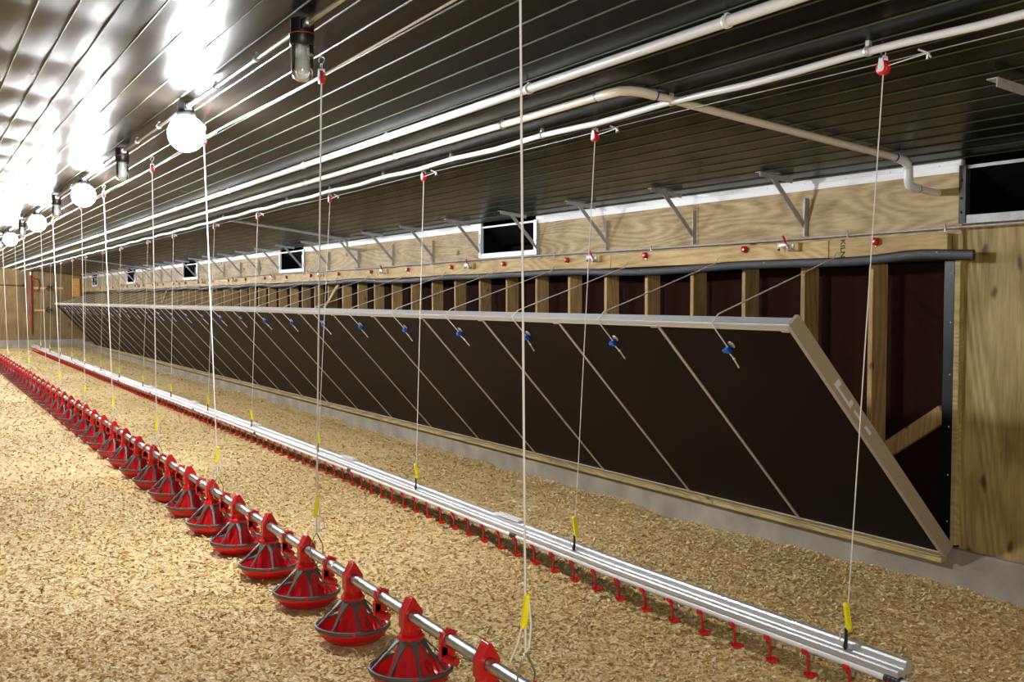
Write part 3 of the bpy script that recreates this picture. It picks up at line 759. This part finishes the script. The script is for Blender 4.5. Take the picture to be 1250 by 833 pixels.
# hanging cords ------------------------------------------------------------------
ZP = 2.705
def pulley(name, label, loc, zcl, group):
    """loc: wheel centre; zcl: ceiling height above it"""
    t = thing(name, label, 'pulley', loc, group); h = zcl - loc[2]
    m = MB(); m.tube([(0,.012,.040), (0,-.010,.048), (0,-.012,.066), (0,.010,.072), (.0,.014,.055)], .0028, 6)
    m.tube([(.0,0,.066), (.012,0,.078), (.016,0,h-.012), (.004,0,h-.002), (-.004,0,h-.002), (-.012,0,h-.02), (-.012,0,h-.034)], .003, 6); m.sphere((0,0,h-.002),.010,8,4)
    m.build('hook', M_ALU, t)
    m = MB(); m.lathe([(.004,-.010),(.029,-.010),(.030,-.006),(.021,0),(.030,.006),(.029,.010),(.004,.010)], 24)
    o = m.build('wheel', M_RED, t); o.rotation_euler = (0, PI/2, 0)
    m = MB()
    for s in (-1, 1):
        pts = [(.016*math.cos(a), .016*math.sin(a)) for a in [PI+PI*i/8 for i in range(9)]] + [(.008,.045),(-.008,.045)]
        m.loft([[(s*.012, p[0], p[1]) for p in pts], [(s*.015, p[0], p[1]) for p in pts]])
    m.box((-.015,-.008,.038),(.015,.008,.045)); m.cyl((-.018,0,0),(.018,0,0),.005,8)
    m.build('housing', M_WHITE, t)
    return t
#                 base x(Y)   top Y
FC = [(3.20, 3.16), (5.40, 5.13), (7.47, 7.55), (9.58, 9.36), (11.85, 11.92), (13.95, 13.6), (16.41, 16.5), (18.2, 18.1), (21.0, 21.0), (22.96, 22.8), (25.8, 25.9)]
m0 = None
for i, (yb, yt) in enumerate(FC):
    lab = 'white rope holding the feed tube, yellow cleat low down, %s from the camera' % nth(i+1)
    t = thing('feeder_rope', lab, 'rope', (XF, yb, 0), 'ropes holding the feed tube')
    xt = 1.775 - XF; dy = yt - yb; top = (xt-.0, dy-.026*0, ZP-.026)
    lean = lambda z: (xt*(z-.42)/(ZP-.42), dy*(z-.42)/(ZP-.42), z)
    m = MB(); m.tube([lean(.42), lean(1.5), (top[0], top[1], top[2])], .0042, 6)
    m.tube([(xt, dy-.028, ZP+.01), (xt, dy-.2, ZP+.012), (xt, dy-.35, ZP+.016)], .003, 6); m.build('rope', M_ROPE, t)
    c = lean(.56); m = MB(); m.beam((c[0]-.006, c[1]+.002, .515), (c[0]+.006, c[1]-.002, .615), .020, .014, (0,1,0)); m.sphere((c[0]+.007,c[1]-.003,.615),.0125,8,6); m.sphere((c[0]-.007,c[1]+.002,.515),.012,8,6); m.build('cleat', M_YEL, t)
    m = MB(); m.tube([(c[0]+.008,c[1]-.010,.61), (.016,.0-.01,.52), (.012,-.004,.44), (0,0,.42)], .0035, 6)
    if i % 3 != 1: m.tube([(c[0]-.01,c[1],.53), (-.03,.0,.46), (-.05,.02,.39)], .0035, 6)
    else: m.tube([(c[0]-.01,c[1],.53), (.03,-.03,.49), (.035,-.03,.45), (.0,0,.42)], .0035, 6)
    m.build('tail', M_ROPE, t)
    m = MB(); m.tube([(-.030,0,ZT-.008), (-.033,0,ZT+.05), (-.012,0,.40), (0,0,.424), (.012,0,.40), (.036,0,ZT+.05), (.033,0,ZT-.008), (.030,0,ZT-.026), (.0,0,ZT-.043), (-.030,0,ZT-.026), (-.030,0,ZT-.008)], .0032, 6); m.build('wire_hanger', M_WIRE, t)
    pulley('feeder_pulley', 'small ceiling pulley above the feed tube, %s from the camera' % nth(i+1), (1.775, yt, ZP), zceil(1.775, yt), 'ceiling pulleys above the feed tube')
m = MB(); m.tube([(1.80, YN+.5*i, ZP+.034 + .008*math.sin(i*.7)) for i in range(85)], .0055, 8); tag(m.build('winch_cable', M_CABLE), 'cream winch cable strung under the ceiling above the feed tube', 'cable')

# drinker line ---------------------------------------------------------------------
def xd(y):
    P = [(2.0,3.33),(3.15,3.315),(3.9,3.295),(4.8,3.275),(6.2,3.29),(7.6,3.305),(9.5,3.32),(13,3.325),(20,3.315),(40,3.32)]
    for (a, b), (c, d) in zip(P[:-1], P[1:]):
        if a <= y <= c: return b + (d-b)*(y-a)/(c-a)
    return 3.32
ZD = .152               # pipe centre
dl = thing('drinker_line', 'long white and aluminium drinking line with red drip cups', 'drinking line', (0, 0, 0))
YD0, YD1 = 2.90, 37.2
ysd = [1.9 + .25*i for i in range(int((YD1-1.9)/.25)+1)]
m = MB(); m.tube([(xd(y)-.004, y, ZD) for y in ysd], .0165, 12); m.build('water_pipe', M_WPVC, dl)
sec = [(-.020,.019),(-.022,.040),(-.016,.046),(.010,.046),(.014,.052),(.022,.052),(.024,.070),(.030,.078),(.052,.080),(.056,.074),(.056,.032),(.050,.026),(.022,.026),(.018,.012),(.012,.010)]
yy = [y for y in ysd if y >= YD0]; yy[0] = YD0
m = MB(); m.loft([[(xd(y)+a, y, ZD+b) for (a, b) in sec[::-1]] for y in yy]); m.build('support_rail', M_ALU, dl)
CY0, CDY = 5.2, .2275
cups = [CY0 + CDY*j for j in range(-11, 200) if CY0 + CDY*j < YD1-.1]
def cup(m, mw, x, y, z):
    m.tube([(x-.026,y+.014,z-.008), (x-.022,y+.006,z-.022), (x-.014,y-.002,z-.030), (x-.012,y-.004,z-.060), (x-.012,y-.004,z-.112)], [.005,.006,.006,.0055,.005], 6)
    m.box((x-.028,y-.004,z-.022),(x-.012,y+.022,z-.004))
    m.lathe([(1e-4,-.010),(.018,-.010),(.029,.002),(.031,.006),(.028,.006),(.017,-.004),(1e-4,-.004)], 12, (x-.002,y-.008,z-.114))
    mw.cyl((x+.004,y-.006,z-.016), (x+.004,y-.006,z-.052), .008, 8); mw.box((x-.012,y-.018,z-.026),(x+.016,y+.006,z-.014))
mc = MB(); mw = MB(); cup(mc, mw, 0, 0, 0)
pc = None
for y in cups[:98]:
    if pc is None:
        pc = mc.build('drip_cup', M_RED, dl, 0, (xd(y), y, ZD)); pw = mw.build('nipple', M_GALV, pc); pc['label'] = 'red drip cup'; pw['label'] = 'silver nipple'
    else:
        c = pc.copy(); COL.objects.link(c); c.parent = dl; c.location = (xd(y), y, ZD); w = pw.copy(); COL.objects.link(w); w.parent = c
mc = MB(); mw = MB()
for y in cups[98:]: cup(mc, mw, xd(y), y, ZD)
o = mc.build('drip_cup', M_RED, dl); o['kind'] = 'stuff'; o['label'] = 'red drip cups at the far end'
w = mw.build('nipple', M_GALV, o)
for i in range(12):
    y = 2.94 + 2.985*i
    m = MB(); m.cyl((-.004,-.05,0),(-.004,.03,0),.0195,12)
    for q in (-.04,-.02,.0,.02): m.cyl((-.004,q-.004,0),(-.004,q+.004,0),.0215,12)
    m.build('pipe_joint', M_NEO, dl, 0, (xd(y), y, ZD))
    if i: 
        m = MB(); m.box((.018,-.02,.079),(.060,.30,.092)); m.box((.020,-.012,.092),(.030,.29,.098)); m.box((.050,-.012,.092),(.058,.29,.098)); m.build('rail_splice', M_WPVC, dl, .003, (xd(y), y, ZD))
ZP2 = 2.545
DC = [(3.19,3.10),(5.22,5.17),(7.50,7.50),(9.80,9.58),(12.1,11.95),(14.15,13.9),(16.4,16.35),(18.6,18.3),(20.9,20.9),(23.1,23.0),(25.4,25.4),(27.6,27.6),(29.9,29.9),(32.2,32.2),(34.6,34.6)]
for i, (yb, yt) in enumerate(DC):
    xb = xd(yb); xt = 3.385 - xb; dy = yt-yb
    t = thing('drinker_rope', 'thin white rope with yellow cleat holding the drinking line, %s from the camera' % nth(i+1), 'rope', (xb, yb, 0), 'ropes holding the drinking line')
    lean = lambda z: (.006 + (xt-.006)*(z-.2)/(ZP2-.2), dy*(z-.2)/(ZP2-.2), z)
    m = MB(); m.tube([lean(.28), lean(1.4), (xt, dy, ZP2-.026)], .0026, 6)
    m.tube([(xt, dy-.026, ZP2+.004), (xt, dy-.215, ZP2+.016)], .0026, 6); m.build('rope', M_ROPE, t)
    c = lean(.33); m = MB(); m.beam((c[0]+.006,c[1]-.004,.290), (c[0]-.005,c[1]+.004,.385), .020, .014, (0,1,0)); m.sphere((c[0]-.005,c[1]+.004,.385),.012,8,6); m.sphere((c[0]+.006,c[1]-.004,.290),.013,8,6); m.build('cleat', M_YEL, t)
    m = MB(); m.tube([(c[0]-.008,c[1],.30), (c[0]-.02,c[1]+.02,.27), (c[0]-.018,c[1]+.02,.23), (c[0]-.008,.006,.20)], .0022, 6); m.build('tail', M_ROPE, t)
    c = lean(.24); m = MB(); m.tube([(.004,0,ZD+.0475), (.006,0,.215), (c[0],c[1],.235), (c[0],c[1],.285)], [.006,.009,.007,.006], 8); m.sphere((.006,0,.212),.010,8,6); m.build('strap', M_BLK, t)
    m = MB(); p = Vector((xt, dy-.215, ZP2+.016)); m.tube([p+Vector((-.03,.02,.014)), p, p+Vector((.004,-.006,-.003))], .0045, 6); m.tube([p, p+Vector((.002,.004,-.022))], .0045, 6); m.tube([p, p+Vector((.004,-.012,-.018))], .004, 6); m.sphere(p,.007,8,6); m.build('cable_clip', M_ALU, t)
    pulley('drinker_pulley', 'white and red ceiling pulley above the drinking line, %s from the camera' % nth(i+1), (3.385, yt, ZP2), zceil(3.385, yt), 'ceiling pulleys above the drinking line')
m = MB(); m.tube([(3.40, YN+.5*i, ZP2+.026 + .003*math.sin(i)) for i in range(85)], .0022, 6); tag(m.build('winch_cable', M_GALVD), 'thin grey winch cable strung under the ceiling above the drinking line', 'cable')

# far end wall fittings -------------------------------------------------------------
YB = YF - .0005
t = thing('wall_mounted_pipe', 'dark red upright pipe with a loop on the far end wall', 'pipe', (3.56, YB-.05, 0))
m = MB(); m.cyl((0,0,.5), (0,0,2.45), .035, 10); m.build('riser', M_RUST, t)
m = MB(); m.tube([(0,0,2.3),(.2,-.01,2.32),(.25,-.01,2.2),(.25,-.01,2.0),(.18,-.01,1.92),(0,0,1.95)], .022, 8); m.build('loop', M_RUST, t)
m = MB(); m.cyl((0,0,2.45), (0,0,2.56), .03, 8); m.build('hose', M_WPVC, t)
for (x0, x1, z, lab) in ((3.66,4.58,2.02,'orange timber rail on the far end wall, upper of the two'), (3.66,4.02,1.27,'orange timber rail on the far end wall, lower of the two')):
    m = MB(); m.box((x0, YB-.04, z-.035), (x1, YB, z+.035)); tag(m.build('wall_rail', M_ORANGE), lab, 'rail')
for (x, z, lab) in ((4.13,2.02,'dark pressure regulator over the upper orange rail on the end wall'), (4.10,1.29,'dark pressure regulator at the tip of the lower orange rail')):
    m = MB(); m.lathe([(1e-4,-.10),(.06,-.09),(.07,-.04),(.05,.0),(.09,.02),(.09,.06),(.03,.09),(1e-4,.10)], 16); m.cyl((-.12,0,-.02),(.12,0,-.02),.022,8)
    tag(m.build('wall_mounted_regulator', M_NEO, loc=(x, YB-.10, z)), lab, 'regulator')
m = MB(); m.box((4.86,YB-.07,1.72),(5.10,YB,2.36)); m.box((4.90,YB-.09,2.05),(5.06,YB-.07,2.12)); tag(m.build('mounting_block', M_ORANGE, bevel=.01), 'pale timber block on the far end wall beside the last bracket', 'block')
m = MB(); m.tube([(1.0,YB-.04,2.14),(2.2,YB-.04,2.13),(3.28,YB-.04,2.10)], .02, 8); m.cyl((3.28,YB-.04,2.10),(3.40,YB-.04,2.10),.035,8); tag(m.build('wall_pipe', M_NEO), 'thin black pipe running level on the far end wall', 'pipe')

# ------------------------------------------------------------------ world, camera
w = bpy.data.worlds.new('barn'); S.world = w; w.use_nodes = True
w.node_tree.nodes['Background'].inputs[0].default_value = (.01,.01,.012,1); w.node_tree.nodes['Background'].inputs[1].default_value = .3

fl = bpy.data.lights.new('camera_flash', 'POINT'); fl.energy = 300; fl.shadow_soft_size = .12; fl.color = (.97,.98,1)
fo = bpy.data.objects.new('camera_flash', fl); COL.objects.link(fo); fo.location = (-.12, -.05, 1.86)

F, CX, CY, H = 1330., 625., 430., 1.63
VX, VY = -110., 366.
p = math.atan((CY-VY)/F); th = math.atan((CX-VX)*math.cos(p)/F)
cam = bpy.data.cameras.new('camera'); co = bpy.data.objects.new('camera', cam); COL.objects.link(co)
s_, c_ = math.sin, math.cos
fw = Vector((s_(th)*c_(p), c_(th)*c_(p), -s_(p))); rt = Vector((c_(th), -s_(th), 0)); up = rt.cross(fw)
co.matrix_world = Matrix(((rt.x,up.x,-fw.x,0),(rt.y,up.y,-fw.y,0),(rt.z,up.z,-fw.z,H),(0,0,0,1)))
cam.sensor_width = 36.; cam.lens = F/1250*36; cam.shift_y = (CY-416.5)/1250.; cam.clip_start = .05; cam.clip_end = 200
S.camera = co
S.view_settings.view_transform = 'Standard'; S.view_settings.look = 'None'; S.view_settings.gamma = 1; S.view_settings.use_curve_mapping = False
S.view_settings.exposure = 0.12
S.cycles.max_bounces = 6; S.cycles.diffuse_bounces = 4; S.cycles.caustics_reflective = False; S.cycles.caustics_refractive = False
S.cycles.sample_clamp_indirect = 4
